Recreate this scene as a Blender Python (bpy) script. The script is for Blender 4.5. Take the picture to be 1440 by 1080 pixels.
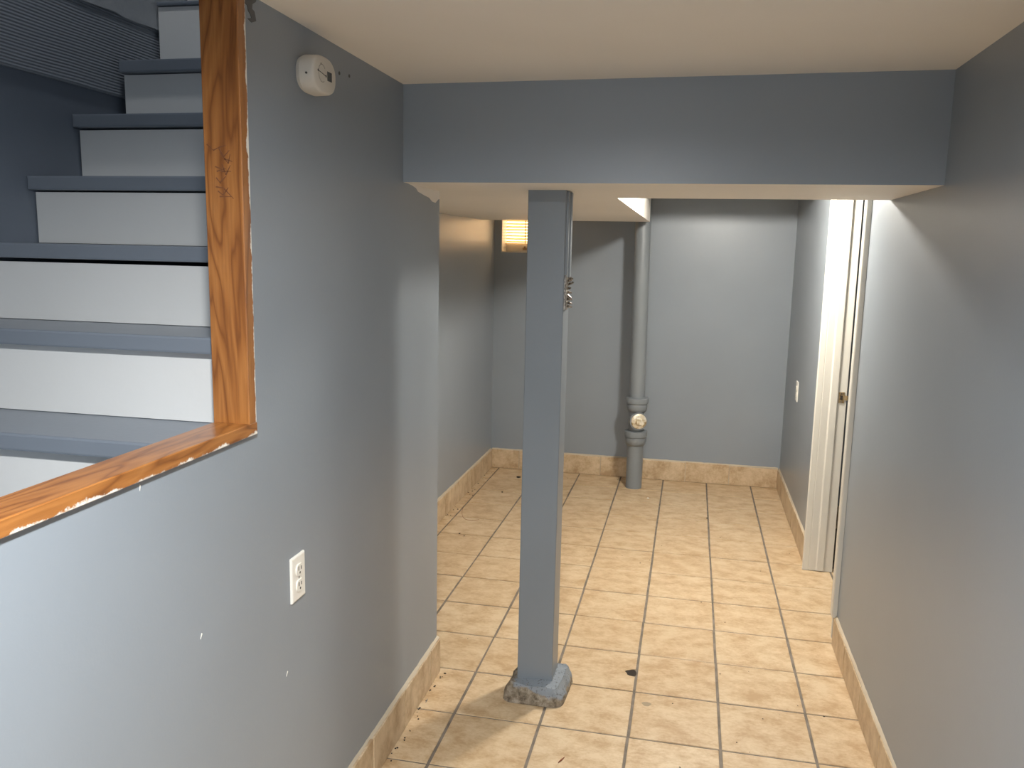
import bpy, bmesh, math, random
from mathutils import Vector, Matrix, noise

# ------------------------------------------------------------------ camera, world, exposure
# One unit in this file is one floor-tile pitch; S turns it into metres.
S = 0.312
scene = bpy.context.scene
for o in list(bpy.data.objects):
    bpy.data.objects.remove(o, do_unlink=True)
COL = scene.collection

F_PX, YAW, PITCH, ROLL = 1178.5, 0.2085, 0.1579, 0.0206
CAM = Vector((0.4396, -8.6741, 5.3076))
cy, sy, cp, sp = math.cos(YAW), math.sin(YAW), math.cos(PITCH), math.sin(PITCH)
fw = Vector((-sy * cp, cy * cp, -sp)); rt = Vector((cy, sy, 0)); up = rt.cross(fw)
r2 = math.cos(ROLL) * rt + math.sin(ROLL) * up
u2 = -math.sin(ROLL) * rt + math.cos(ROLL) * up
cd = bpy.data.cameras.new('camera'); cam = bpy.data.objects.new('camera', cd); COL.objects.link(cam)
cd.sensor_width = 36; cd.lens = F_PX / 1440 * 36; cd.clip_start = 0.02
m = Matrix((r2, u2, -fw)).transposed().to_4x4(); m.translation = CAM * S
cam.matrix_world = m
scene.camera = cam

w = bpy.data.worlds.new('world'); scene.world = w; w.use_nodes = True
w.node_tree.nodes['Background'].inputs[0].default_value = (0.55, 0.62, 0.75, 1)
w.node_tree.nodes['Background'].inputs[1].default_value = 0.05
vs = scene.view_settings
vs.view_transform = 'Standard'; vs.look = 'None'; vs.gamma = 1.0; vs.use_curve_mapping = False
vs.exposure = 0.18

LAMP_FRONT = dict(loc=(-0.15, -7.5, 6.86), power=74, color=(0.97, 0.99, 1.0))
LAMP_BACK = dict(loc=(1.1, 4.6, 6.95), strength=500.0, color=(1.0, 0.95, 0.86))
UP_FILL = dict(loc=(-3.6, -3.5, 13.2), power=11, color=(0.95, 0.97, 1.0))
WINDOW_GLOW = 7.0
REAR_FILL = 15.0                 # glow of the added cool fill pane behind the photographer

# ------------------------------------------------------------------ helpers
def box(bm, x0, x1, y0, y1, z0, z1):
    vsx = [bm.verts.new((x, y, z)) for z in (z0, z1) for y in (y0, y1) for x in (x0, x1)]
    fs = []
    for q in ((0, 2, 3, 1), (4, 5, 7, 6), (0, 1, 5, 4), (2, 6, 7, 3), (0, 4, 6, 2), (1, 3, 7, 5)):
        fs.append(bm.faces.new([vsx[i] for i in q]))
    return vsx, fs

def bevel(bm, w_, seg=1):
    bmesh.ops.bevel(bm, geom=list(bm.edges), offset=w_, segments=seg, affect='EDGES', profile=0.6, clamp_overlap=True)

def boxbm(x0, x1, y0, y1, z0, z1, bv=0, seg=1):
    bm = bmesh.new(); box(bm, x0, x1, y0, y1, z0, z1)
    if bv: bevel(bm, bv, seg)
    return bm

def prism(bm, pts, ax, a, b):
    """extrude a 2-D outline along axis ax from a to b"""
    def mk(p, t):
        c = list(p); c.insert(ax, t); return bm.verts.new(c)
    A = [mk(p, a) for p in pts]; B = [mk(p, b) for p in pts]
    n = len(pts); bm.faces.new(A); bm.faces.new(B[::-1])
    for i in range(n): bm.faces.new((A[i], B[i], B[(i + 1) % n], A[(i + 1) % n]))
    bmesh.ops.recalc_face_normals(bm, faces=list(bm.faces))

def lathe(bm, prof, c0, c1, n=32, cap=True):
    """profile (radius, t) along the axis c0->c1"""
    c0, c1 = Vector(c0), Vector(c1); ax = (c1 - c0)
    d = ax.normalized(); e = d.orthogonal().normalized(); g = d.cross(e)
    rings = []
    for r, t in prof:
        c = c0 + ax * t
        rings.append([bm.verts.new(c + r * (math.cos(2 * math.pi * i / n) * e + math.sin(2 * math.pi * i / n) * g)) for i in range(n)])
    for a, b in zip(rings, rings[1:]):
        for i in range(n): bm.faces.new((a[i], a[(i + 1) % n], b[(i + 1) % n], b[i]))
    if cap:
        bm.faces.new(rings[0][::-1]); bm.faces.new(rings[-1])
    bmesh.ops.recalc_face_normals(bm, faces=list(bm.faces))

ORG = {}
def link(o, parent, org):
    COL.objects.link(o)
    ORG[o.name] = Vector(org)
    if parent is not None:
        o.parent = parent; o.location = (Vector(org) - ORG[parent.name]) * S
    else:
        o.location = Vector(org) * S

def obj(name, bm, mat, parent=None, org=None, smooth=False):
    if org is None:
        xs = [v.co for v in bm.verts]
        lo = [min(c[i] for c in xs) for i in range(3)]; hi = [max(c[i] for c in xs) for i in range(3)]
        org = ((lo[0] + hi[0]) / 2, (lo[1] + hi[1]) / 2, lo[2])
    org = Vector(org)
    for v in bm.verts: v.co = (v.co - org) * S
    me = bpy.data.meshes.new(name); bm.to_mesh(me); bm.free()
    for mt in (mat if isinstance(mat, (list, tuple)) else [mat]): me.materials.append(mt)
    if smooth:
        for p in me.polygons: p.use_smooth = True
        try: me.set_sharp_from_angle(angle=math.radians(40))
        except Exception: pass
    o = bpy.data.objects.new(name, me); link(o, parent, org)
    return o

def empty(name, org):
    o = bpy.data.objects.new(name, None); o.empty_display_size = 0.05; link(o, None, org); return o

def tag(o, label, cat=None, group=None, kind=None):
    o['label'] = label
    if cat: o['category'] = cat
    if group: o['group'] = group
    if kind: o['kind'] = kind
    return o

def struct(o, label): return tag(o, label, kind='structure')

# ------------------------------------------------------------------ materials
class NT:
    def __init__(s, name, rough=0.5, spec=0.5):
        s.m = bpy.data.materials.new(name); s.m.use_nodes = True
        s.n = s.m.node_tree.nodes; s.l = s.m.node_tree.links
        s.b = s.n['Principled BSDF']; s.b.inputs['Roughness'].default_value = rough
        s.b.inputs['Specular IOR Level'].default_value = spec
        s.tc = s.n.new('ShaderNodeTexCoord'); s.geo = s.n.new('ShaderNodeNewGeometry')
    def pos(s): return s.geo.outputs['Position']
    def mapping(s, src, scale=(1, 1, 1), loc=(0, 0, 0)):
        q = s.n.new('ShaderNodeMapping'); q.inputs['Scale'].default_value = scale; q.inputs['Location'].default_value = loc
        s.l.new(src, q.inputs['Vector']); return q.outputs[0]
    def noise(s, vec, scale, detail=3, rough=0.5, dist=0):
        q = s.n.new('ShaderNodeTexNoise'); q.inputs['Scale'].default_value = scale; q.inputs['Detail'].default_value = detail
        q.inputs['Roughness'].default_value = rough; q.inputs['Distortion'].default_value = dist
        s.l.new(vec, q.inputs['Vector']); return q.outputs['Fac']
    def ramp(s, fac, stops):
        q = s.n.new('ShaderNodeValToRGB'); e = q.color_ramp.elements
        while len(e) < len(stops): e.new(0.5)
        for el, (p, c) in zip(e, stops): el.position = p; el.color = (*c, 1) if len(c) == 3 else c
        s.l.new(fac, q.inputs[0]); return q.outputs[0]
    def mix(s, fac, a, b, mode='MIX'):
        q = s.n.new('ShaderNodeMix'); q.data_type = 'RGBA'; q.blend_type = mode
        for k, v in ((0, fac), (6, a), (7, b)):
            if hasattr(v, 'is_output'): s.l.new(v, q.inputs[k])
            else: q.inputs[k].default_value = v if k == 0 else (*v, 1)
        return q.outputs[2]
    def math(s, op, a, b=0.0, clamp=False):
        q = s.n.new('ShaderNodeMath'); q.operation = op; q.use_clamp = clamp
        for k, v in ((0, a), (1, b)):
            if hasattr(v, 'is_output'): s.l.new(v, q.inputs[k])
            else: q.inputs[k].default_value = v
        return q.outputs[0]
    def color(s, c):
        if hasattr(c, 'is_output'): s.l.new(c, s.b.inputs['Base Color'])
        else: s.b.inputs['Base Color'].default_value = (*c, 1)
    def bump(s, h, strength=0.2, dist=0.002):
        q = s.n.new('ShaderNodeBump'); q.inputs['Strength'].default_value = strength; q.inputs['Distance'].default_value = dist
        s.l.new(h, q.inputs['Height']); s.l.new(q.outputs[0], s.b.inputs['Normal'])

def painted(name, col, rough, bump=0.12, var=0.06, scale=180):
    t = NT(name, rough)
    n = t.noise(t.pos(), 2.3, 3)
    t.color(t.ramp(n, [(0.3, tuple(c * (1 - var) for c in col)), (0.7, tuple(c * (1 + var) for c in col))]))
    t.bump(t.noise(t.pos(), scale, 2), bump, 0.0015)
    return t.m

M = {}
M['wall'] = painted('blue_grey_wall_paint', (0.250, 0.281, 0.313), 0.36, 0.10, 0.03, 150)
M['wall_post'] = painted('blue_grey_gloss_paint', (0.205, 0.230, 0.255), 0.36, 0.16, 0.04, 90)
M['tread'] = painted('blue_grey_tread_paint', (0.175, 0.200, 0.235), 0.36, 0.18, 0.06, 70)
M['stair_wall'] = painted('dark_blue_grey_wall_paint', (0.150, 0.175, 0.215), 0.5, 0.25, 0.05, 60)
M['ceiling'] = painted('cream_ceiling_paint', (0.84, 0.80, 0.74), 0.55, 0.10, 0.02, 120)
M['riser'] = painted('white_riser_paint', (0.68, 0.68, 0.665), 0.45, 0.25, 0.03, 45)
M['trim'] = painted('white_trim_paint', (0.64, 0.615, 0.55), 0.35, 0.12, 0.03, 80)
M['plastic'] = painted('ivory_plastic', (0.80, 0.77, 0.70), 0.3, 0.0, 0.02)
M['detector'] = painted('aged_white_plastic', (0.62, 0.59, 0.53), 0.45, 0.0, 0.03)
M['pipe'] = painted('grey_painted_iron', (0.205, 0.225, 0.240), 0.4, 0.3, 0.06, 60)
M['bare_wall'] = painted('bare_grey_plaster', (0.115, 0.115, 0.115), 0.8, 0.5, 0.25, 40)

def ribbed():
    t = NT('saw_marked_painted_lumber', 0.45)
    t.color((0.26, 0.285, 0.32))
    q = t.n.new('ShaderNodeTexWave'); q.wave_type = 'BANDS'; q.bands_direction = 'Z'
    q.inputs['Scale'].default_value = 36; q.inputs['Distortion'].default_value = 2.5; q.inputs['Detail'].default_value = 1
    q.inputs['Detail Scale'].default_value = 0.4
    t.l.new(t.mapping(t.pos(), (1, 0.25, 1)), q.inputs['Vector'])
    h = t.math('ADD', q.outputs['Fac'], t.math('MULTIPLY', t.noise(t.pos(), 9, 3), 2.0))
    t.bump(h, 0.75, 0.005); return t.m
M['ribbed'] = ribbed()
def plaster():
    t = NT('lumpy_painted_plaster', 0.45); t.color((0.42, 0.44, 0.46))
    t.bump(t.noise(t.pos(), 30, 5, 0.65), 0.8, 0.006); return t.m
M['plaster'] = plaster()

def tile(name, dark, mid, light, rough=0.42):
    t = NT(name, rough)
    oi = t.n.new('ShaderNodeObjectInfo')
    off = t.n.new('ShaderNodeVectorMath'); off.operation = 'ADD'; t.l.new(t.pos(), off.inputs[0])
    t.l.new(t.math('MULTIPLY', oi.outputs['Random'], 37.0), off.inputs[1]); P_ = off.outputs[0]
    a = t.noise(t.mapping(P_, (1, 1.25, 1)), 11, 5, 0.6, 0.15)
    b = t.noise(t.mapping(P_, (1, 1.6, 1)), 60, 4, 0.7)
    f = t.math('ADD', t.math('MULTIPLY', a, 0.66), t.math('MULTIPLY', b, 0.34))
    c = t.ramp(f, [(0.38, dark), (0.49, mid), (0.60, light)])
    c = t.mix(t.math('MULTIPLY', oi.outputs['Random'], 0.16), c, dark)
    spk = t.math('GREATER_THAN', t.noise(t.pos(), 95, 1), 0.83)
    c = t.mix(t.math('MULTIPLY', spk, 0.8), c, (0.10, 0.07, 0.045))
    t.color(c)
    t.bump(t.math('ADD', b, t.noise(t.pos(), 60, 3)), 0.10, 0.0015)
    t.l.new(t.math('ADD', t.math('MULTIPLY', b, 0.25), rough - 0.12), t.b.inputs['Roughness'])
    return t.m
M['tile'] = tile('mottled_beige_floor_tile', (0.435, 0.285, 0.148), (0.55, 0.395, 0.235), (0.64, 0.495, 0.320))
M['base_tile'] = tile('mottled_beige_base_tile', (0.40, 0.270, 0.150), (0.53, 0.395, 0.245), (0.64, 0.500, 0.335))
def grout():
    t = NT('grey_brown_grout', 0.85)
    t.color(t.ramp(t.noise(t.pos(), 18, 4), [(0.3, (0.13, 0.105, 0.08)), (0.7, (0.24, 0.20, 0.16))]))
    t.bump(t.noise(t.pos(), 200, 2), 0.4, 0.001); return t.m
M['grout'] = grout()
M['caulk'] = painted('pale_grout_bead', (0.50, 0.42, 0.31), 0.7, 0.4, 0.15, 60)

def wood(name, axis):
    t = NT(name, 0.33)
    sc = [7, 7, 7]; sc[axis] = 0.9
    p = t.mapping(t.tc.outputs['Object'], sc)
    n = t.noise(p, 1.6, 3, 0.5, 0.4)
    rings = t.math('FRACT', t.math('MULTIPLY', n, 11.0))
    rings = t.math('ABSOLUTE', t.math('SUBTRACT', rings, 0.5))
    c = t.ramp(rings, [(0.0, (0.19, 0.064, 0.014)), (0.16, (0.30, 0.112, 0.026)), (0.5, (0.38, 0.155, 0.040))])
    sc2 = [220, 220, 220]; sc2[axis] = 7
    fine = t.noise(t.mapping(t.tc.outputs['Object'], sc2), 1.0, 2)
    c = t.mix(t.ramp(fine, [(0.45, (0, 0, 0)), (0.75, (0.4, 0.4, 0.4))]), c, (0.16, 0.055, 0.014))
    kn = t.n.new('ShaderNodeTexVoronoi'); kn.inputs['Scale'].default_value = 6.5
    t.l.new(t.tc.outputs['Object'], kn.inputs['Vector'])
    kf = t.ramp(kn.outputs['Distance'], [(0.02, (0.9, 0.9, 0.9)), (0.06, (0, 0, 0))])
    c = t.mix(kf, c, (0.075, 0.026, 0.010))
    # worn white paint left on the corridor-facing edge
    sep = t.n.new('ShaderNodeSeparateXYZ'); t.l.new(t.geo.outputs['Normal'], sep.inputs[0])
    side = t.math('GREATER_THAN', sep.outputs['X'], 0.6)
    po = t.n.new('ShaderNodeSeparateXYZ'); t.l.new(t.tc.outputs['Object'], po.inputs[0])
    if axis == 1: g = t.math('MULTIPLY', t.math('SUBTRACT', 0.0105, po.outputs['Z']), 55)
    else: g = t.math('MULTIPLY', t.math('SUBTRACT', po.outputs['Y'], 0.020), 90)
    e = t.math('ADD', g, t.math('MULTIPLY', t.math('SUBTRACT', t.noise(t.tc.outputs['Object'], 6, 7, 0.72), 0.5), 4.5))
    msk = t.math('MULTIPLY', t.ramp(e, [(0.40, (0, 0, 0)), (0.62, (1, 1, 1))]), side)
    c = t.mix(msk, c, (0.78, 0.74, 0.66))
    t.color(c); t.bump(fine, 0.12, 0.001)
    t.b.inputs['Coat Weight'].default_value = 0.25; t.b.inputs['Coat Roughness'].default_value = 0.25
    return t.m
M['wood_z'] = wood('varnished_pine_upright', 2)
M['wood_y'] = wood('varnished_pine_lengthwise', 1)

def concrete():
    t = NT('half_painted_concrete', 0.85)
    n = t.noise(t.pos(), 38, 6, 0.7)
    bare = t.ramp(n, [(0.35, (0.10, 0.075, 0.048)), (0.5, (0.24, 0.195, 0.14)), (0.68, (0.40, 0.35, 0.28))])
    sep = t.n.new('ShaderNodeSeparateXYZ'); t.l.new(t.tc.outputs['Object'], sep.inputs[0])
    z = t.math('ADD', sep.outputs['Z'], t.math('MULTIPLY', t.math('SUBTRACT', t.noise(t.pos(), 30, 4), 0.5), 0.05))
    z = t.math('ADD', z, t.math('MULTIPLY', sep.outputs['X'], 0.22))
    msk = t.ramp(t.math('MULTIPLY', z, 10.0), [(0.42, (0, 0, 0)), (0.50, (1, 1, 1))])
    pit = t.math('GREATER_THAN', t.noise(t.pos(), 120, 2), 0.62)
    pnt = t.mix(pit, (0.24, 0.265, 0.29), (0.15, 0.16, 0.17))
    t.color(t.mix(msk, bare, pnt)); t.bump(n, 0.9, 0.006); return t.m
M['concrete'] = concrete()

def plain(name, col, rough=0.5, metal=0.0):
    t = NT(name, rough); t.color(col); t.b.inputs['Metallic'].default_value = metal; return t.m
M['black'] = plain('black_void', (0.012, 0.012, 0.013), 0.9)
M['dirt'] = plain('dark_dirt', (0.030, 0.022, 0.015), 0.95)
M['lcd'] = plain('grey_display', (0.045, 0.05, 0.055), 0.25)
M['ink'] = plain('dark_print', (0.06, 0.055, 0.05), 0.6)
M['ink_pale'] = plain('pale_print', (0.34, 0.32, 0.28), 0.6)
M['scratch'] = plain('dark_scratch', (0.17, 0.065, 0.025), 0.8)
M['twig'] = plain('red_brown_splinter', (0.22, 0.06, 0.02), 0.7)
M['smudge'] = plain('grey_smudge', (0.33, 0.26, 0.17), 0.8)
def metal(name, a, b, rough):
    t = NT(name, rough); t.b.inputs['Metallic'].default_value = 0.75
    t.color(t.ramp(t.noise(t.pos(), 120, 4, 0.7), [(0.35, a), (0.65, b)])); t.bump(t.noise(t.pos(), 200, 3), 0.4, 0.001); return t.m
M['old_brass'] = metal('tarnished_brass', (0.22, 0.14, 0.06), (0.55, 0.42, 0.24), 0.42)
M['old_steel'] = metal('rusty_steel', (0.045, 0.035, 0.028), (0.42, 0.38, 0.33), 0.35)
def plug():
    t = NT('paint_spattered_brass', 0.4)
    t.color(t.ramp(t.noise(t.pos(), 32, 3, 0.6), [(0.34, (0.34, 0.24, 0.12)), (0.46, (0.70, 0.60, 0.42)), (0.60, (0.84, 0.79, 0.68))]))
    t.b.inputs['Metallic'].default_value = 0.35; return t.m
M['plug'] = plug()
def emit(name, col, st):
    t = NT(name); t.color((0, 0, 0)); t.b.inputs['Emission Color'].default_value = (*col, 1); t.b.inputs['Emission Strength'].default_value = st; return t.m
M['lens'] = emit('lit_lamp_lens', (1, 0.95, 0.87), 4.0)
M['pane'] = emit('sunlit_window_pane', (1.0, 0.69, 0.38), WINDOW_GLOW)
def slat():
    t = NT('thin_white_blind_slat', 0.5); t.color((0.82, 0.74, 0.58))
    tr = t.n.new('ShaderNodeBsdfTranslucent'); tr.inputs[0].default_value = (0.9, 0.75, 0.48, 1)
    mx = t.n.new('ShaderNodeMixShader'); mx.inputs[0].default_value = 0.45
    t.l.new(t.b.outputs[0], mx.inputs[1]); t.l.new(tr.outputs[0], mx.inputs[2])
    t.l.new(mx.outputs[0], t.n['Material Output'].inputs[0]); return t.m
M['slat'] = slat()

# ------------------------------------------------------------------ key dimensions (tile units)
L, LB = -2.485, -2.72           # corridor face and stair face of the left wall
RW = 2.62                       # right wall face
BY = 10.99                      # back wall face
FL = -4.22                      # far left wall face of the back room
XS = -5.25                      # stairwell left wall
BEAM_Z = 5.97
ENDY = 0.87                     # where the left wall ends
CE0, CE1 = 6.922, 6.975         # ceiling height left / right
TOP = 14.0
YF = -16.0                      # wall behind the photographer
random.seed(4)

# ------------------------------------------------------------------ floor and its tiles
GZ = -0.010
fl = obj('floor', boxbm(-6.2, 7.2, YF - 0.3, 11.4, -0.5, GZ), M['grout'], org=(0, 0, 0))
struct(fl, 'beige ceramic tiled basement floor with dark recessed grout lines')
G = 0.016
def tile_mesh(x0, x1, y0, y1, notch=False):
    bm = bmesh.new()
    if notch:
        pts = [(x0, y0), (x1, y0)]
        for i in range(13):
            a = -math.pi / 2 + math.pi * i / 12
            pts.append((x1 - 0.125 * math.cos(a) * (1 + 0.12 * math.sin(5 * a)), 1.468 + 0.095 * math.sin(a)))
        pts += [(x1, y1), (x0, y1)]
        prism(bm, pts, 2, -0.05, 0.0)
    else:
        box(bm, x0, x1, y0, y1, -0.05, 0.0)
        es = [e for e in bm.edges if all(abs(v.co.z) < 1e-6 for v in e.verts)]
        bmesh.ops.bevel(bm, geom=es, offset=0.007, segments=2, affect='EDGES', profile=0.5)
    return bm
shared = None
def add_tile(i, j, x0, x1, y0, y1):
    global shared
    full = (x0, x1, y0, y1) == (i, i + 1, j, j + 1)
    X0, X1 = x0 + (G if x0 == i else 0), x1 - (G if x1 == i + 1 else 0)
    Y0, Y1 = y0 + (G * 0.8 if y0 == j else 0), y1 - (G * 0.8 if y1 == j + 1 else 0)
    if X1 - X0 < 0.03 or Y1 - Y0 < 0.03: return
    jx, jy, jz = random.uniform(-.004, .004), random.uniform(-.004, .004), random.uniform(-.002, .0015)
    if full and not (i == -1 and j == 1):
        c = Vector((i + 0.5 + jx, j + 0.5 + jy, jz))
        if shared is None:
            bm = tile_mesh(X0, X1, Y0, Y1); o = obj('floor_tile', bm, M['tile'], fl, (i + 0.5, j + 0.5, 0)); shared = o.data
            o.location = c * S
        else:
            o = bpy.data.objects.new('floor_tile', shared); link(o, fl, c)
        o.rotation_euler = (random.uniform(-.0012, .0012), random.uniform(-.0012, .0012), random.uniform(-.002, .002))
    else:
        bm = tile_mesh(X0, X1, Y0, Y1, notch=(i == -1 and j == 1))
        obj('floor_tile', bm, M['tile'], fl, ((X0 + X1) / 2, (Y0 + Y1) / 2, 0))
def clip(i, j, x0, x1, y0, y1):
    a, b, c, d = max(i, x0), min(i + 1, x1), max(j, y0), min(j + 1, y1)
    if b > a and d > c: add_tile(i, j, a, b, c, d)
for j in range(-8, 11):
    for i in range(-3, 3): 
        if j < 0: clip(i, j, L - .02, RW - .01, j, j + 1)
    if j >= 0:
        for i in range(-5, 4):
            if j == 0:
                clip(i, j, L - .02, RW - .01, 0, 1)
            else:
                hi = 4 if 3 <= j <= 5 else RW - .01
                clip(i, j, FL + .01, hi, j, min(j + 1, BY - .02))
dirt = bmesh.new(); prism(dirt, [(-0.075 + 0.075 * math.cos(a), 1.468 + 0.11 * math.sin(a)) for a in [k * math.pi / 8 for k in range(16)]], 2, GZ - 0.002, GZ + 0.003)
obj('hole_dirt', dirt, M['dirt'], fl)

# ------------------------------------------------------------------ walls
def slab(name, parts, mat, label, org=None):
    bm = bmesh.new()
    for p in parts: box(bm, *p)
    o = obj(name, bm, mat, None, org); struct(o, label); return o

OY = -3.50
wl = slab('wall_left', [(LB, L, -8.3, OY, 0, 4.02), (LB, L, OY, ENDY, 0, 7.6), (LB, L, -8.3, OY, 7.05, TOP), (LB, L, OY, ENDY, 7.6, TOP)],
          M['wall'], 'blue-grey painted corridor wall with wood-framed stair opening', (L, -3, 0))
slab('wall_left_return', [(FL - 0.3, LB, ENDY - 0.25, ENDY, 0, 7.6)], M['wall'], 'blue-grey wall turning away behind the left corridor corner')
slab('wall_left_far', [(FL - 0.3, FL, ENDY, BY + 0.3, 0, 7.6)], M['wall'], 'blue-grey far left wall of the back room')
# back wall with a window hole
WX0, WX1, WZ0, WZ1 = -4.045, -2.45, 5.262, 6.62
slab('wall_back', [(FL - 0.3, WX0, BY, BY + 0.6, 0, 7.6), (WX1, RW + 0.4, BY, BY + 0.6, 0, 7.6), (WX0, WX1, BY, BY + 0.6, 0, WZ0), (WX0, WX1, BY, BY + 0.6, WZ1, 7.6)],
     M['wall'], 'blue-grey back wall behind the drain pipe')
D0, D1, DZ = 3.18, 5.80, 6.62
slab('wall_right', [(RW, RW + 0.36, YF, D0, 0, 7.6), (RW, RW + 0.36, D1, BY + 0.1, 0, 7.6), (RW, RW + 0.36, D0, D1, DZ, 7.6)], M['wall'],
     'blue-grey right wall broken by the doorway')
VX0, VX1, VZ0, VZ1 = -1.9, 0.5, 4.5, 6.3
slab('wall_front', [(XS - 0.3, VX0, YF - 0.3, YF, 0, 7.6), (VX1, RW + 0.4, YF - 0.3, YF, 0, 7.6), (VX0, VX1, YF - 0.3, YF, 0, VZ0), (VX0, VX1, YF - 0.3, YF, VZ1, 7.6)], M['wall'], 'blue-grey wall closing the corridor end')
# side room seen through the doorway gap
slab('wall_side_room', [(6.6, 6.9, 0.9, 8.6, 0, 7.6), (RW + 0.36, 6.9, 8.3, 8.6, 0, 7.6), (RW + 0.36, 6.9, 0.9, 1.2, 0, 7.6)], M['wall'], 'blue-grey walls of the dark side room past the doorway')
# ceilings
cbm = bmesh.new(); v, _ = box(cbm, L - 0.02, RW + 0.4, YF, -0.2, 6.95, 7.3)
for q in v[:4]: q.co.z = CE0 if q.co.x < 0 else CE1
v, _ = box(cbm, XS - 0.3, L - 0.02, YF, -7.2, CE0, 7.3)
v, _ = box(cbm, FL - 0.3, RW + 0.4, 1.7, BY + 0.3, 6.95, 7.3)
v, _ = box(cbm, RW + 0.3, 6.9, 0.9, 8.6, 6.95, 7.3)
struct(obj('ceiling', cbm, M['ceiling'], None, (0, 0, 6.95)), 'cream painted low basement ceiling')
# beam: grey front, cream underside
bb = bmesh.new(); v, fs = box(bb, L - 0.01, RW + 0.02, -0.385, 1.90, BEAM_Z, 7.1)
for q in v:
    if q.co.y < 0: q.co.y = -0.385 if q.co.x < 0 else -0.26
v2, fs2 = box(bb, FL - 0.02, L - 0.01, ENDY - 0.02, 1.90, BEAM_Z, 7.1)
for f in bb.faces: f.normal_update()
for f in bb.faces: f.material_index = 1 if f.normal.z < -0.5 else 0
struct(obj('ceiling_beam', bb, [M['wall'], M['ceiling']], None, (0, 0.7, BEAM_Z)), 'blue-grey boxed ceiling beam with cream underside spanning the corridor')
sb = bmesh.new(); box(sb, FL - 0.02, -0.52, 1.89, 9.70, BEAM_Z, 7.1)
struct(obj('ceiling_soffit', sb, M['ceiling'], None, (-2.4, 5.8, BEAM_Z)), 'cream boxed duct soffit running back from the beam')
bh = bmesh.new(); box(bh, -0.53, RW + 0.02, 7.8, 8.1, 6.44, 7.1)
struct(obj('ceiling_bulkhead', bh, M['ceiling'], None, (1, 7.95, 6.44)), 'cream shallow header crossing the back room ceiling before the pipe')
# ragged cream paint lapped onto the wall under the beam end
rp = bmesh.new()
prism(rp, [(-0.385, BEAM_Z + 0.01), (-0.1, BEAM_Z - 0.012), (0.02, BEAM_Z - 0.03), (0.08, BEAM_Z - 0.06), (0.30, BEAM_Z - 0.085), (0.48, BEAM_Z - 0.10), (0.58, BEAM_Z - 0.135),
           (0.70, BEAM_Z - 0.14), (0.80, BEAM_Z - 0.10), (0.869, BEAM_Z - 0.085), (0.869, BEAM_Z + 0.01)], 0, L - 0.004, L + 0.006)
obj('paint_overlap', rp, M['ceiling'], wl)
# bare patch beside the jamb top, nail holes, scuffs
bp = bmesh.new()
prism(bp, [(-3.49, 6.93), (-3.48, 6.86), (-3.41, 6.845), (-3.40, 6.815), (-3.375, 6.80), (-3.36, 6.78), (-3.41, 6.765), (-3.36, 6.752), (-3.30, 6.775), (-3.32, 6.83), (-3.35, 6.84), (-3.345, 6.87), (-3.30, 6.895), (-3.28, 6.93)], 0, L - 0.004, L + 0.004)
obj('bare_patch', bp, M['bare_wall'], wl)
for yy, zz in ((-1.95, 6.715), (-1.745, 6.733)):
    h = bmesh.new(); lathe(h, [(0.014, 0), (0.014, 1)], (L - .002, yy, zz), (L + .004, yy, zz), 10); obj('nail_hole', h, M['bare_wall'], wl)
for yy, zz, ang, ln in ((-4.72, 3.97, 1.3, 0.03), (-4.198, 2.854, 0.9, 0.035), (-3.08, 2.02, 0.8, 0.04)):
    h = bmesh.new(); dy, dz = ln * math.cos(ang) / 2, ln * math.sin(ang) / 2
    prism(h, [(yy - dy, zz - dz), (yy + dy, zz + dz), (yy + dy - .008, zz + dz + .008)], 0, L - .002, L + .003); obj('scuff', h, M['plastic'], wl)
# stairwell walls
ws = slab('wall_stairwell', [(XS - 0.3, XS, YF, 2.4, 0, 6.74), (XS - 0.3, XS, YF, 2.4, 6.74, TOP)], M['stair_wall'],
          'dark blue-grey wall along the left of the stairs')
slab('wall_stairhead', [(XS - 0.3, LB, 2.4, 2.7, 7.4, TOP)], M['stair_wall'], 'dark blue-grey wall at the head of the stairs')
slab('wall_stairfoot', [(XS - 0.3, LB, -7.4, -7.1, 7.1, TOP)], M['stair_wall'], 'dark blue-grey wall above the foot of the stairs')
obj('rim_board', boxbm(XS - 0.02, XS + 0.035, -7.1, 2.4, 6.735, 7.53, 0.008), M['ribbed'], ws)['label'] = 'rough saw-marked painted rim board'
pb = bmesh.new(); nY = 80
prev = None
for k in range(nY + 1):
    yy = -7.1 + 9.5 * k / nY; zj = 7.515 + 0.022 * noise.noise((yy * 3.1, 0, 0)) + 0.01 * noise.noise((yy * 11, 1, 0))
    row = [pb.verts.new(p) for p in ((XS - .01, yy, zj), (XS + 0.055 + .012 * noise.noise((yy * 4, 5, 0)), yy, zj), (XS + 0.055, yy, 10), (XS - .01, yy, 10))]
    if prev:
        for a in range(4): pb.faces.new((prev[a], prev[(a + 1) % 4], row[(a + 1) % 4], row[a]))
    else: pb.faces.new(row)
    prev = row
pb.faces.new(prev[::-1]); bmesh.ops.recalc_face_normals(pb, faces=list(pb.faces))
obj('plaster_edge', pb, M['plaster'], ws)['label'] = 'lumpy grey plaster above the rim board'
slab('ceiling_upstairs', [(XS - 0.3, L, -7.4, 2.7, TOP - 0.02, TOP + 0.3)], M['ceiling'], 'pale ceiling high above the stairs')

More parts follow.
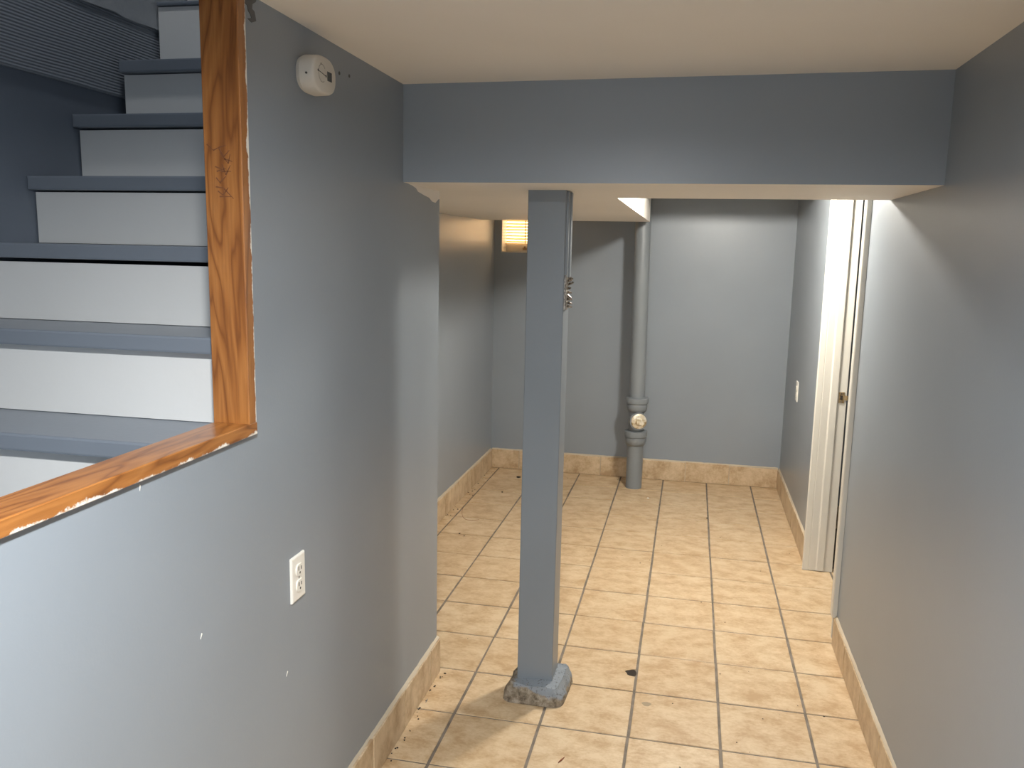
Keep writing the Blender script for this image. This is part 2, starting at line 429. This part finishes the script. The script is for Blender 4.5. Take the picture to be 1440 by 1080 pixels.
# ------------------------------------------------------------------ tile baseboards
def base_run(name, label, axis, face, thick, a, b, joints, h, sign, top_bead=True, joint='grout'):
    """axis 1: along Y on a wall at x=face ; axis 0: along X on a wall at y=face. sign: direction out of the wall"""
    o = empty(name, (face, (a + b) / 2, 0) if axis == 1 else ((a + b) / 2, face, 0)); struct(o, label)
    js = [a] + sorted(j for j in joints if a < j < b) + [b]
    f0, f1 = sorted((face, face + sign * thick))
    for p, q in zip(js, js[1:]):
        hh = h + random.uniform(-.012, .012); dj = random.uniform(0, .006) * sign
        lo, hi = p + 0.008, q - 0.008
        bm = boxbm(f0 + dj, f1 + dj, lo, hi, 0.006, hh, 0.006) if axis == 1 else boxbm(lo, hi, f0 + dj, f1 + dj, 0.006, hh, 0.006)
        obj('base_tile', bm, M['base_tile'], o)
    g0, g1 = sorted((face - sign * .005, face + sign * thick * 0.62))
    bm = boxbm(g0, g1, a, b, 0, h - 0.02) if axis == 1 else boxbm(a, b, g0, g1, 0, h - 0.02)
    obj('grout_backing', bm, M[joint], o)
    if top_bead:
        bm = bmesh.new(); n = max(8, int((b - a) * 14)); prev = None
        for k in range(n + 1):
            t = a + (b - a) * k / n; d = thick * (0.72 + 0.3 * noise.noise((t * 5, face, 0))); z = h + 0.018 + 0.012 * noise.noise((t * 9, face, 3))
            cs = ((face - sign * .003, h - .03), (face + sign * d, h - .03), (face + sign * d, h + .004), (face - sign * .003, z + .012))
            row = [bm.verts.new((c, t, zz) if axis == 1 else (t, c, zz)) for c, zz in cs]
            if prev:
                for i in range(4): bm.faces.new((prev[i], prev[(i + 1) % 4], row[(i + 1) % 4], row[i]))
            else: bm.faces.new(row)
            prev = row
        bm.faces.new(prev[::-1]); bmesh.ops.recalc_face_normals(bm, faces=list(bm.faces))
        obj('grout_bead', bm, M['caulk'], o)
    return o
base_run('baseboard_left', 'beige tile baseboard along the corridor wall below the stairs', 1, L, 0.042, -8.3, ENDY + 0.03, [0.52 - 0.96 * k for k in range(10)], 0.455, 1)
base_run('baseboard_left_far', 'beige tile baseboard of the far left wall in the back room', 1, FL, 0.035, ENDY, BY - .005, [8.95, 7.95, 6.95, 5.95, 4.95, 3.95, 2.95, 1.95, 9.95], 0.455, 1, True, 'caulk')
base_run('baseboard_back', 'beige tile baseboard behind the drain pipe', 0, BY, 0.035, FL + 0.035, RW - 0.035, [-3.5, -2.5, -1.5, -0.5, 0.5, 1.5], 0.465, -1, True, 'caulk')
base_run('baseboard_right', 'beige tile baseboard along the right wall before the doorway', 1, RW, 0.035, -8.3, 2.95, [2.05 - 1.03 * k for k in range(11)], 0.41, -1)
base_run('baseboard_right_far', 'beige tile baseboard of the right wall past the doorway', 1, RW, 0.035, 6.02, BY - .005, [7.1, 8.1, 9.1, 10.1], 0.455, -1, True, 'caulk')
base_run('baseboard_side_room', 'beige tile baseboard in the dark side room', 0, 8.3, 0.035, RW + 0.36, 6.6, [3.5, 4.5, 5.5], 0.455, -1, False)

# ------------------------------------------------------------------ staircase
st = empty('staircase', (-4.03, -4.5, 0))
tag(st, 'steep staircase of blue-grey treads and white risers behind the wood-framed opening', 'staircase')
Y0, Z0, RUN, RISE = -2.28, 5.874, 0.597, 0.606
DZK = {-3: .098, -2: -.015, -1: -.012, 0: -.012, 1: .02, 2: .008, 3: -.008}
GAP = {1: .032, 0: .014, -1: .016, 2: .008, 3: .006}
steps = []
for k in range(-5, 10):
    z = Z0 - k * RISE + DZK.get(k, 0)
    if z < 0.15: break
    steps.append((k, Y0 - k * RUN, z))
OV, TH = 0.085, 0.118
def tread_bm(yn, yb, z, k):
    bm = boxbm(XS + (0.004 if k > -2 else 0.075), LB - 0.006, yn, yb, z - (TH if k > -3 else 0.04), z)
    es = [e for e in bm.edges if all(abs(v.co.y - yn) < 1e-5 for v in e.verts)]
    bmesh.ops.bevel(bm, geom=es, offset=0.016, segments=2, affect='EDGES', profile=0.6)
    return bm
for n, (k, yn, z) in enumerate(steps):
    if k == -3: yn += 0.06
    obj('tread', tread_bm(yn, yn + RUN + OV + 0.03, z, k), M['tread'], st)
    zlow = steps[n + 1][2] if n + 1 < len(steps) else 0.0
    rb = boxbm(XS + (0.012 if k > -2 else 0.075), LB - 0.006, yn + (OV if k > -3 else .03), yn + OV + 0.06, zlow + 0.004, z - (TH if k > -3 else 0.04) - GAP.get(k, 0.008))
    obj('riser', rb, M['riser'], st)

# ------------------------------------------------------------------ wood frame of the stair opening
tr = empty('trim_1', (-2.63, -4.5, 4.02)); struct(tr, 'orange varnished pine frame around the stair opening with peeling white paint')
jb = boxbm(LB, L + 0.036, -3.595, -3.495, 4.10, 7.04, 0.006)
obj('jamb_board', jb, M['wood_z'], tr, (L, -3.595, 4.1))
obj('sill_board', boxbm(LB, L + 0.036, -8.3, -3.488, 4.018, 4.105, 0.006), M['wood_y'], tr, (L, -6, 4.018))
sc = bmesh.new()
def stroke(a, b, w_=0.009):
    a, b = Vector((a[0], 0, a[1])), Vector((b[0], 0, b[1])); d = (b - a).normalized(); nrm = Vector((-d.z, 0, d.x)) * w_ / 2
    vs_ = [sc.verts.new(Vector((0, yv, 0)) + p) for yv in (-3.5968, -3.594) for p in (a - nrm, a + nrm, b + nrm * .4, b - nrm * .4)]
    for q in ((0, 3, 2, 1), (4, 5, 6, 7), (0, 1, 5, 4), (1, 2, 6, 5), (2, 3, 7, 6), (3, 0, 4, 7)): sc.faces.new([vs_[i] for i in q])
def sx(u, v_): return (-2.705 + (u - 290) / 52 * 0.26, 6.577 - (v_ - 60) / 240 * 1.066)
for a, b in (((292, 201), (301, 210)), ((301, 210), (309, 206)), ((309, 206), (319, 203)), ((309, 207), (316, 219)), ((316, 219), (324, 210)), ((311, 213), (322, 229)), ((322, 229), (325, 215)),
             ((303, 233), (313, 237)), ((313, 230), (318, 245)), ((318, 245), (325, 231)), ((305, 240), (318, 236)), ((304, 249), (311, 258)), ((309, 256), (318, 247)), ((303, 262), (316, 264)),
             ((306, 268), (313, 274)), ((313, 274), (321, 263)), ((315, 265), (328, 279)), ((308, 276), (325, 276)), ((312, 240), (326, 240)), ((316, 222), (328, 226))):
    stroke(sx(*a), sx(*b))
obj('scratch_marks', sc, M['scratch'], tr)['label'] = 'dark scratched graffiti in the wood'

# ------------------------------------------------------------------ doorway
dr = empty('door_1', (RW + 0.18, 4.5, 0)); struct(dr, 'white painted door frame in the right wall without a door leaf')
def prof(name, pts, z0, z1, bv=0.006):
    bm = bmesh.new(); prism(bm, pts, 2, z0, z1)
    if bv: 
        es = [e for e in bm.edges if abs(e.verts[0].co.z - e.verts[1].co.z) > 1]
        bmesh.ops.bevel(bm, geom=es, offset=bv, segments=2, affect='EDGES', profile=0.5)
    return obj(name, bm, M['trim'], dr)
JY = 5.79
prof('jamb', [(RW - 0.005, JY), (3.02, JY), (3.02, JY + 0.06), (RW - 0.005, JY + 0.06)], 0.004, DZ)
prof('door_stop', [(2.635, JY + .01), (2.635, JY - 0.012), (2.750, JY - 0.012), (2.765, JY - 0.03), (2.875, JY - 0.03), (2.875, JY + .01)], 0.02, DZ, 0.008)
prof('casing', [(2.63, JY + 0.235), (2.63, JY - 0.005), (2.545, JY + 0.0), (2.53, JY + 0.02), (2.545, JY + 0.10), (2.565, JY + 0.12), (2.58, JY + 0.235)], 0.004, DZ + 0.2, 0.006)
prof('jamb', [(RW - 0.005, D0 - 0.01), (3.02, D0 - 0.01), (3.02, D0 + 0.05), (RW - 0.005, D0 + 0.05)], 0.004, DZ)
prof('casing', [(2.63, 2.93), (2.565, 2.93), (2.555, 2.95), (2.565, 3.13), (2.575, 3.17), (2.63, 3.17)], 0.405, DZ + 0.2, 0.006)
obj('head_jamb', boxbm(RW - 0.005, 3.02, D0, JY + 0.06, DZ - 0.06, DZ + 0.02), M['trim'], dr)
obj('head_casing', boxbm(2.55, 2.63, 2.93, JY + 0.235, DZ, DZ + 0.2, 0.006), M['trim'], dr)
sp_ = boxbm(2.893, 2.985, JY - 0.012, JY + 0.005, 2.93, 3.115, 0.003)
so = obj('strike_plate', sp_, M['old_brass'], dr); so['label'] = 'tarnished brass strike plate'
obj('latch_hole', boxbm(2.915, 2.955, JY - 0.016, JY - 0.005, 2.985, 3.06), M['dirt'], so)
lip = bmesh.new(); prism(lip, [(2.98, JY - .012), (3.03, JY - .035), (3.035, JY - .03), (2.985, JY - .004)], 2, 2.985, 3.06); obj('strike_lip', lip, M['old_brass'], so)
for zz in (2.952, 3.092):
    h = bmesh.new(); lathe(h, [(0.012, 0), (0.012, 1)], (2.935, JY - .018, zz), (2.935, JY - .008, zz), 10); obj('screw', h, M['old_steel'], so)

# ------------------------------------------------------------------ window and blind
wn = empty('window_1', ((WX0 + WX1) / 2, BY + 0.2, WZ0)); struct(wn, 'small high basement window glowing with warm daylight')
FY = BY + 0.10
for nm, b in (('reveal_side', (WX0 - .01, WX0 + 0.015, BY - 0.004, BY + 0.58, WZ0, WZ1)), ('reveal_side', (WX1 - 0.015, WX1 + .01, BY - 0.004, BY + 0.58, WZ0, WZ1)),
              ('reveal_head', (WX0 + 0.015, WX1 - 0.015, BY + 0.0, BY + 0.58, WZ1 - 0.02, WZ1)), ('sill', (WX0 + 0.015, WX1 - 0.015, BY - 0.004, BY + 0.58, WZ0, WZ0 + 0.022)),
              ('sash_rail', (WX0 + 0.015, WX1 - 0.015, BY + 0.47, BY + 0.56, WZ0 + 0.022, WZ0 + 0.21))):
    obj(nm, boxbm(*b, 0.006), M['trim'], wn)
obj('pane', boxbm(WX0 + 0.015, WX1 - 0.015, BY + 0.53, BY + 0.545, WZ0 + 0.20, WZ1 - 0.02), M['pane'], wn)
lt = bmesh.new(); box(lt, -3.62, -3.52, BY + 0.44, BY + 0.475, WZ0 + 0.06, WZ0 + 0.12); box(lt, -3.58, -3.56, BY + 0.41, BY + 0.46, WZ0 + 0.07, WZ0 + 0.15); obj('latch', lt, M['old_brass'], wn)
w2 = empty('fill_window', ((VX0 + VX1) / 2, YF - 0.15, VZ0)); struct(w2, 'added window-shaped cool fill light in the wall closing the corridor end')  # unseen window, added to throw a cool fill down the corridor
for b in ((VX0, VX0 + .1, VZ0, VZ1), (VX1 - .1, VX1, VZ0, VZ1), (VX0 + .1, VX1 - .1, VZ0, VZ0 + .1), (VX0 + .1, VX1 - .1, VZ1 - .1, VZ1), (-0.74, -0.66, VZ0 + .1, VZ1 - .1)):
    obj('frame_bar', boxbm(b[0], b[1], YF - 0.24, YF - 0.06, b[2], b[3]), M['trim'], w2)
M['fill_pane'] = emit('cool_fill_pane', (0.80, 0.90, 1.0), REAR_FILL)
for a, b in ((VX0 + .1, -0.74), (-0.66, VX1 - .1)):
    obj('pane', boxbm(a, b, YF - 0.20, YF - 0.19, VZ0 + .1, VZ1 - .1), M['fill_pane'], w2)
bl = empty('window_blind', ((WX0 + WX1) / 2, BY + 0.40, WZ0)); tag(bl, 'small slatted blind glowing yellow in the high basement window', 'blind')
SP = 0.071; nsl = 16; zb = WZ0 + 0.205
src = None
for k in range(nsl):
    z = zb + 0.05 + k * SP
    if src is None:
        bm = bmesh.new(); rows = []
        for a in range(6):
            t = a / 5 - 0.5; yy = BY + 0.42 + t * 0.075; zz = z + t * 0.045 + 0.008 * (1 - 4 * t * t)
            rows.append([bm.verts.new((x, yy, zz + dz)) for dz in (0, 0.005) for x in (WX0 + 0.02, WX1 - 0.02)])
        for p, q in zip(rows, rows[1:]):
            bm.faces.new((p[0], p[1], q[1], q[0])); bm.faces.new((p[2], q[2], q[3], p[3]))
        for p in (rows[0], rows[-1]): bm.faces.new((p[0], p[2], p[3], p[1]))
        bmesh.ops.recalc_face_normals(bm, faces=list(bm.faces))
        src = obj('slat', bm, M['slat'], bl, ((WX0 + WX1) / 2, BY + 0.42, z))
    else:
        o = bpy.data.objects.new('slat', src.data); link(o, bl, ((WX0 + WX1) / 2, BY + 0.42, z))
obj('bottom_rail', boxbm(WX0 + 0.02, WX1 - 0.02, BY + 0.39, BY + 0.45, zb - 0.01, zb + 0.022, 0.004), M['slat'], bl)
obj('head_rail', boxbm(WX0 + 0.018, WX1 - 0.018, BY + 0.37, BY + 0.47, zb + 0.05 + nsl * SP - .02, WZ1 - 0.02, 0.004), M['slat'], bl)
for x in (-3.56, -2.95):
    obj('ladder_cord', boxbm(x, x + 0.028, BY + 0.376, BY + 0.380, zb, zb + 0.05 + nsl * SP), M['slat'], bl)

# ------------------------------------------------------------------ support post
PX0, PX1, PY0, PY1 = -1.385, -0.957, 0.60, 1.02
po = empty('support_post', (-1.17, 0.80, 0)); tag(po, 'square blue-grey painted steel support post standing on a concrete lump', 'post')
bm = boxbm(PX0, PX1, PY0, PY1, 0.10, BEAM_Z + 0.01)
bmesh.ops.bevel(bm, geom=[e for e in bm.edges if abs(e.verts[0].co.z - e.verts[1].co.z) > 1], offset=0.012, segments=2, affect='EDGES', profile=0.5)
obj('shaft', bm, M['wall_post'], po)
ft = bmesh.new(); bmesh.ops.create_cube(ft, size=1)
bmesh.ops.subdivide_edges(ft, edges=list(ft.edges), cuts=14, use_grid_fill=True)
for q in ft.verts:
    c = q.co * 2      # -1..1
    lowz = (c.z + 1) / 2
    kx = 1.0 - 0.20 * lowz ** 1.6; ky = 1.0 - 0.20 * lowz ** 1.6
    x, y = c.x, c.y
    rr = (abs(x) ** 7 + abs(y) ** 7) ** (1 / 7) or 1; mm = max(abs(x), abs(y)) or 1
    x, y = x * mm / rr, y * mm / rr
    p = Vector((-1.145 + x * 0.365 * kx, 0.775 + y * 0.395 * ky, 0.0 + lowz * 0.225))
    if lowz > 0.95: p.z -= 0.045 * max(0, mm - 0.45)
    p.x += 0.02 * (c.y)          # slightly skewed lump
    n3 = noise.noise_vector(p * 7.0) * 0.022 + noise.noise_vector(p * 21.0) * 0.010
    if p.z > 0.01: p += Vector((n3.x, n3.y, n3.z * (0.9 if lowz > .3 else 0.2)))
    p.z = max(p.z, 0.002); q.co = p
obj('footing', ft, M['concrete'], po, smooth=True)['label'] = 'rough half-painted concrete footing'
obj('stop_strip', boxbm(PX1 - 0.003, PX1 + 0.028, 0.635, 0.70, 5.02, BEAM_Z - 0.01, 0.006), M['wall_post'], po)
obj('stop_strip', boxbm(PX1 - 0.003, PX1 + 0.040, 0.745, 0.85, 5.02, BEAM_Z - 0.01, 0.006), M['wall_post'], po)
lp = obj('lock_plate', boxbm(PX1 - 0.003, PX1 + 0.022, 0.62, 0.80, 4.66, 5.05, 0.004), M['old_steel'], po); lp['label'] = 'rusty remains of a lock plate'
for k in range(9):
    z = 4.70 + k * 0.04; bm = bmesh.new()
    a = Vector((PX1 + 0.015, 0.74 + random.uniform(-.04, .05), z)); b = a + Vector((0.035 + random.uniform(0, .035), random.uniform(-.03, .03), random.uniform(-.03, .03)))
    lathe(bm, [(0.016, 0), (0.014, 0.5), (0.004 + random.random() * .008, 1)], a, b, 8); obj('broken_prong', bm, M['old_steel'], lp)

# ------------------------------------------------------------------ drain pipe
dp = empty('drain_pipe', (-0.645, 10.15, 0)); tag(dp, 'grey painted cast iron drain pipe with brass cleanout plug by the back wall', 'pipe')
PYc = 10.15
bm = bmesh.new(); lathe(bm, [(0.172, 0), (0.172, 1)], (-0.650, PYc, 1.75), (-0.695, PYc, 6.97), 36); obj('upper_pipe', bm, M['pipe'], dp, smooth=True)
bm = bmesh.new(); lathe(bm, [(0.182, 0), (0.182, 1)], (-0.645, PYc, 0.0), (-0.645, PYc, 1.1), 36); obj('lower_pipe', bm, M['pipe'], dp, smooth=True)
bm = bmesh.new(); lathe(bm, [(0.175, 0), (0.175, 1)], (-0.645, PYc, 1.1), (-0.645, PYc, 1.9), 36); obj('cleanout_body', bm, M['pipe'], dp, smooth=True)
hp = [(0.17, 0), (0.215, 0.10), (0.232, 0.30), (0.232, 0.52), (0.225, 0.58), (0.252, 0.62), (0.258, 0.80), (0.250, 0.97), (0.19, 1.0)]
for z0, z1 in ((0.985, 1.335), (1.76, 2.10)):
    bm = bmesh.new(); lathe(bm, hp, (-0.645, PYc, z0), (-0.647, PYc, z1), 40); obj('hub_coupling', bm, M['pipe'], dp, smooth=True)
dirc = Vector((0.30, -1, 0.02)).normalized(); c0 = Vector((-0.645, PYc, 1.585))
bm = bmesh.new(); lathe(bm, [(0.185, 0), (0.185, 0.86), (0.20, 0.88), (0.20, 1.0)], c0, c0 + dirc * 0.24, 32); obj('cleanout_neck', bm, M['pipe'], dp, smooth=True)
bm = bmesh.new(); lathe(bm, [(0.172, 0), (0.172, 0.55), (0.155, 0.8), (0.10, 0.86), (0.092, 0.7)], c0 + dirc * 0.22, c0 + dirc * 0.275, 28); pl = obj('cleanout_plug', bm, M['plug'], dp, smooth=True); pl['label'] = 'paint-spattered brass cleanout plug'
bm = bmesh.new(); lathe(bm, [(0.085, 0), (0.08, 0.85), (0.05, 0.9), (0.04, 0.6)], c0 + dirc * 0.25, c0 + dirc * 0.335, 4); obj('square_nut', bm, M['plug'], pl)

# ------------------------------------------------------------------ wall outlets
def outlet(face, sign, yc, zc, label, h=0.365, w_=0.226):
    o = empty('wall_outlet', (face, yc, zc - h / 2)); tag(o, label, 'outlet')
    f = lambda a, b: sorted((face + sign * a, face + sign * b))
    x0, x1 = f(-0.004, 0.020)
    bm = boxbm(x0, x1, yc - w_ / 2, yc + w_ / 2, zc - h / 2, zc + h / 2)
    es = [e for e in bm.edges if all(abs(v.co.x - (face + sign * 0.020)) < 1e-5 for v in e.verts)]
    bmesh.ops.bevel(bm, geom=es, offset=0.012, segments=2, affect='EDGES', profile=0.5); obj('plate', bm, M['plastic'], o)
    for s in (-1, 1):
        zz = zc + s * 0.064; bm = bmesh.new(); pts = []
        for k in range(28):
            a = 2 * math.pi * k / 28; pts.append((yc + 0.056 * math.cos(a), zz + max(-0.046, min(0.046, 0.056 * math.sin(a)))))
        x0, x1 = f(0.012, 0.030); prism(bm, pts, 0, x0, x1); r = obj('receptacle', bm, M['plastic'], o)
        for dy, hh in ((-0.021, 0.034), (0.021, 0.027)):
            x0, x1 = f(0.026, 0.0312); obj('slot', boxbm(x0, x1, yc + dy - .0055, yc + dy + .0055, zz - .002, zz - .002 + hh), M['ink'], r)
        bm = bmesh.new(); lathe(bm, [(0.010, 0), (0.010, 1)], (face + sign * .026, yc, zz - 0.024), (face + sign * .0312, yc, zz - 0.024), 10); obj('ground_hole', bm, M['ink'], r)
    bm = bmesh.new(); lathe(bm, [(0.011, 0), (0.008, 1)], (face + sign * .018, yc, zc), (face + sign * .025, yc, zc), 10); obj('screw', bm, M['ink_pale'], o)
outlet(L, 1, -2.885, 2.738, 'ivory duplex outlet on the corridor wall below the stair opening')
outlet(RW, -1, 8.86, 2.62, 'ivory duplex outlet on the right wall past the door frame', 0.40, 0.25)

# ------------------------------------------------------------------ carbon monoxide alarm
CY, CZ = -2.540, 6.578
al = empty('carbon_monoxide_alarm', (L, CY, CZ - 0.16)); tag(al, 'off-white oval carbon monoxide alarm with a small grey display below the ceiling', 'alarm')
def sup(a, b, n_=2.55, cnt=48):
    out = []
    for k in range(cnt):
        t = 2 * math.pi * k / cnt; c, s = math.cos(t), math.sin(t)
        out.append((CY + a * math.copysign(abs(c) ** (2 / n_), c), CZ + b * math.copysign(abs(s) ** (2 / n_), s)))
    return out
bm = bmesh.new(); rings = []
for x, a, b in ((L - .003, .190, .128), (L + .02, .196, .132), (L + .025, .192, .128), (L + .03, .206, .140), (L + .125, .200, .137), (L + .139, .194, .131), (L + .145, .184, .121)):
    rings.append([bm.verts.new((x, y, z)) for y, z in sup(a, b)])
for p, q in zip(rings, rings[1:]):
    for i in range(48): bm.faces.new((p[i], p[(i + 1) % 48], q[(i + 1) % 48], q[i]))
bm.faces.new(rings[0][::-1]); bm.faces.new(rings[-1]); bmesh.ops.recalc_face_normals(bm, faces=list(bm.faces))
obj('case', bm, M['detector'], al, smooth=True)
XF = L + .1455
obj('display', boxbm(XF - .004, XF + .001, CY + .035, CY + .115, CZ - .032, CZ + .036), M['lcd'], al)
cv = bmesh.new()
for k in range(17):      # open circle mark
    a = 0.7 + 4.6 * k / 16; b = a + 4.6 / 16
    if k == 16: break
    pts = [(CY - .055 + r * math.cos(t), CZ + .005 + r * 1.0 * math.sin(t)) for t, r in ((a, .066), (b, .066), (b, .060), (a, .060))]
    prism(cv, pts, 0, XF - .002, XF + .0008)
obj('button_ring', cv, M['ink_pale'], al)
lm = bmesh.new(); prism(lm, [(CY - .125, CZ + .018), (CY + .012, CZ - .002), (CY + .012, CZ - .007), (CY - .125, CZ + .012)], 0, XF - .002, XF + .001)
obj('line_mark', lm, M['ink'], al)
for yy, zz, r in ((-.125, .015, .009), (.012, -.004, .009), (-.075, .07, .006)):
    bm = bmesh.new(); lathe(bm, [(r, 0), (r, 1)], (XF - .002, CY + yy, CZ + zz), (XF + .0012, CY + yy, CZ + zz), 10); obj('indicator', bm, M['ink'], al)
for nm, y0, y1, zc in (('upper_print', -.015, .055, .098), ('lower_print', -.05, .06, -.098)):
    bm = bmesh.new(); n = 7 if nm[0] == 'u' else 10
    for k in range(n):
        a = y0 + (y1 - y0) * k / n; box(bm, XF - .002, XF + .0008, a, a + (y1 - y0) / n * 0.6, zc - .009, zc + .007 + .006 * (k % 3 == 0))
    obj(nm, bm, M['ink_pale'], al)
bm = bmesh.new(); lathe(bm, [(.008, 0), (.008, 1)], (L + .09, CY - .205, CZ - .02), (L + .09, CY - .2115, CZ - .02), 10); obj('vent_hole', bm, M['ink'], al)

# ------------------------------------------------------------------ small debris on the floor
tw = bmesh.new(); a, b = Vector((-0.675, -0.665, 0.010)), Vector((-0.625, -0.555, 0.012)); lathe(tw, [(0.004, 0), (0.009, 0.4), (0.003, 1)], a, b, 6)
tag(obj('wood_splinter', tw, M['twig'], None), 'tiny red-brown splinter lying on a tile before the post', 'splinter')
hair = bmesh.new(); pts = []
for k in range(25):
    t = k / 24; pts.append(Vector((-3.98 + 0.55 * t * t + 0.05 * math.sin(4 * t), 7.55 - 1.15 * math.sin(t * 1.7) + 0.5 * t, 0.004)))
for p, q in zip(pts, pts[1:]): lathe(hair, [(0.004, 0), (0.004, 1)], p, q, 4)
tag(obj('loose_thread', hair, M['twig'], None), 'fine curved brown thread lying on the tiles by the far left baseboard', 'thread')
cr = bmesh.new(); random.seed(11)
def crumb(x, y, r):
    if -1.7 < x < -0.6 and 0.2 < y < 1.4: return
    mt = Matrix.Translation((x, y, r * 0.35)) @ Matrix.Rotation(random.uniform(0, 6), 4, 'Z') @ Matrix.Diagonal((r * random.uniform(.8, 1.6), r, r * 0.45, 1))
    bmesh.ops.create_icosphere(cr, subdivisions=1, radius=1, matrix=mt)
for k in range(46): crumb(random.uniform(-2.42, 2.5), random.uniform(-1.4, 10.7), random.uniform(.004, .011))
for k in range(26): crumb(L + .055 + abs(random.gauss(0, .035)), random.uniform(-1.6, .9), random.uniform(.006, .014))
for k in range(20): crumb(FL + .05 + abs(random.gauss(0, .06)), random.uniform(6.5, 10.8), random.uniform(.006, .020))
for x, y, r in ((-3.35, 10.2, .05), (-3.45, 8.9, .028), (0.98, 8.25, .02), (-3.62, 6.0, .02), (-3.5, 5.9, .015)): crumb(x, y, r)
o = obj('floor_crumbs', cr, M['dirt'], None, (0, 4, 0)); tag(o, 'dark specks of grit scattered over the beige tiles', 'grit', kind='stuff')
sm = bmesh.new(); prism(sm, [(0.165 + 0.055 * math.cos(t) * (1 + .2 * math.sin(3 * t)), 0.745 + 0.05 * math.sin(t)) for t in [k * math.pi / 7 for k in range(14)]], 2, -0.002, 0.0016)
obj('chipped_spot', sm, M['smudge'], fl)
pc = bmesh.new(); bmesh.ops.create_icosphere(pc, subdivisions=1, radius=1, matrix=Matrix.Translation((-0.27, 9.32, 0.012)) @ Matrix.Diagonal((.03, .03, .016, 1)))
tag(obj('plaster_chip', pc, M['plastic'], None), 'small white plaster chip on the tiles at the foot of the drain pipe', 'chip')

# ------------------------------------------------------------------ ceiling lamps (round flush LED discs)
def lamp(name, spec, label, zc, radius=0.24):
    x, y, z = spec['loc']
    o = empty(name, (x, y, zc)); tag(o, label, 'lamp')
    bm = bmesh.new(); lathe(bm, [(radius + .005, 0), (radius + .07, 0), (radius + .07, .5), (radius + .03, 1.0), (radius + .005, 1.0), (radius + .005, 0.0)], (x, y, zc + .01), (x, y, zc - .040), 40, False); obj('rim', bm, M['plastic'], o, smooth=True)
    bm = bmesh.new(); lathe(bm, [(radius, 0), (radius, 1)], (x, y, zc + .008), (x, y, zc - .004), 40); obj('lens', bm, M['lens'], o)
    ld = bpy.data.lights.new(name + '_light', 'AREA'); ld.shape = 'DISK'; ld.size = 2 * radius * S; ld.energy = spec['power']; ld.color = spec['color']
    lo = bpy.data.objects.new(name + '_light', ld); COL.objects.link(lo); lo.parent = o; lo.location = Vector((0, 0, -0.010)) * S
lamp('ceiling_lamp', LAMP_FRONT, 'round flush ceiling lamp over the front corridor', 6.945)
x, y, z = LAMP_BACK['loc']
dl = empty('ceiling_lamp', (x, y, z)); tag(dl, 'white glass dome ceiling lamp in the back room behind the beam', 'lamp')
bm = bmesh.new(); lathe(bm, [(0.34, 0), (0.34, 0.8), (0.31, 1.0)], (x, y, z + .01), (x, y, z - .07), 40); obj('base', bm, M['plastic'], dl, smooth=True)
bm = bmesh.new(); lathe(bm, [(0.29 * math.cos(a), 0.25 * math.sin(a) + .001) for a in [k * math.pi / 2 / 9 for k in range(9)]] + [(0.01, 0.25)], (x, y, z - .065), (x, y, z - 1.065), 40)
M['dome'] = emit('lit_glass_dome', LAMP_BACK['color'], LAMP_BACK['strength']); obj('dome', bm, M['dome'], dl, smooth=True)
lamp('ceiling_lamp', UP_FILL, 'added round fill lamp standing in for daylight high above the stairs', 13.98, 0.4)  # added lamp, stands in for weak daylight coming down from upstairs
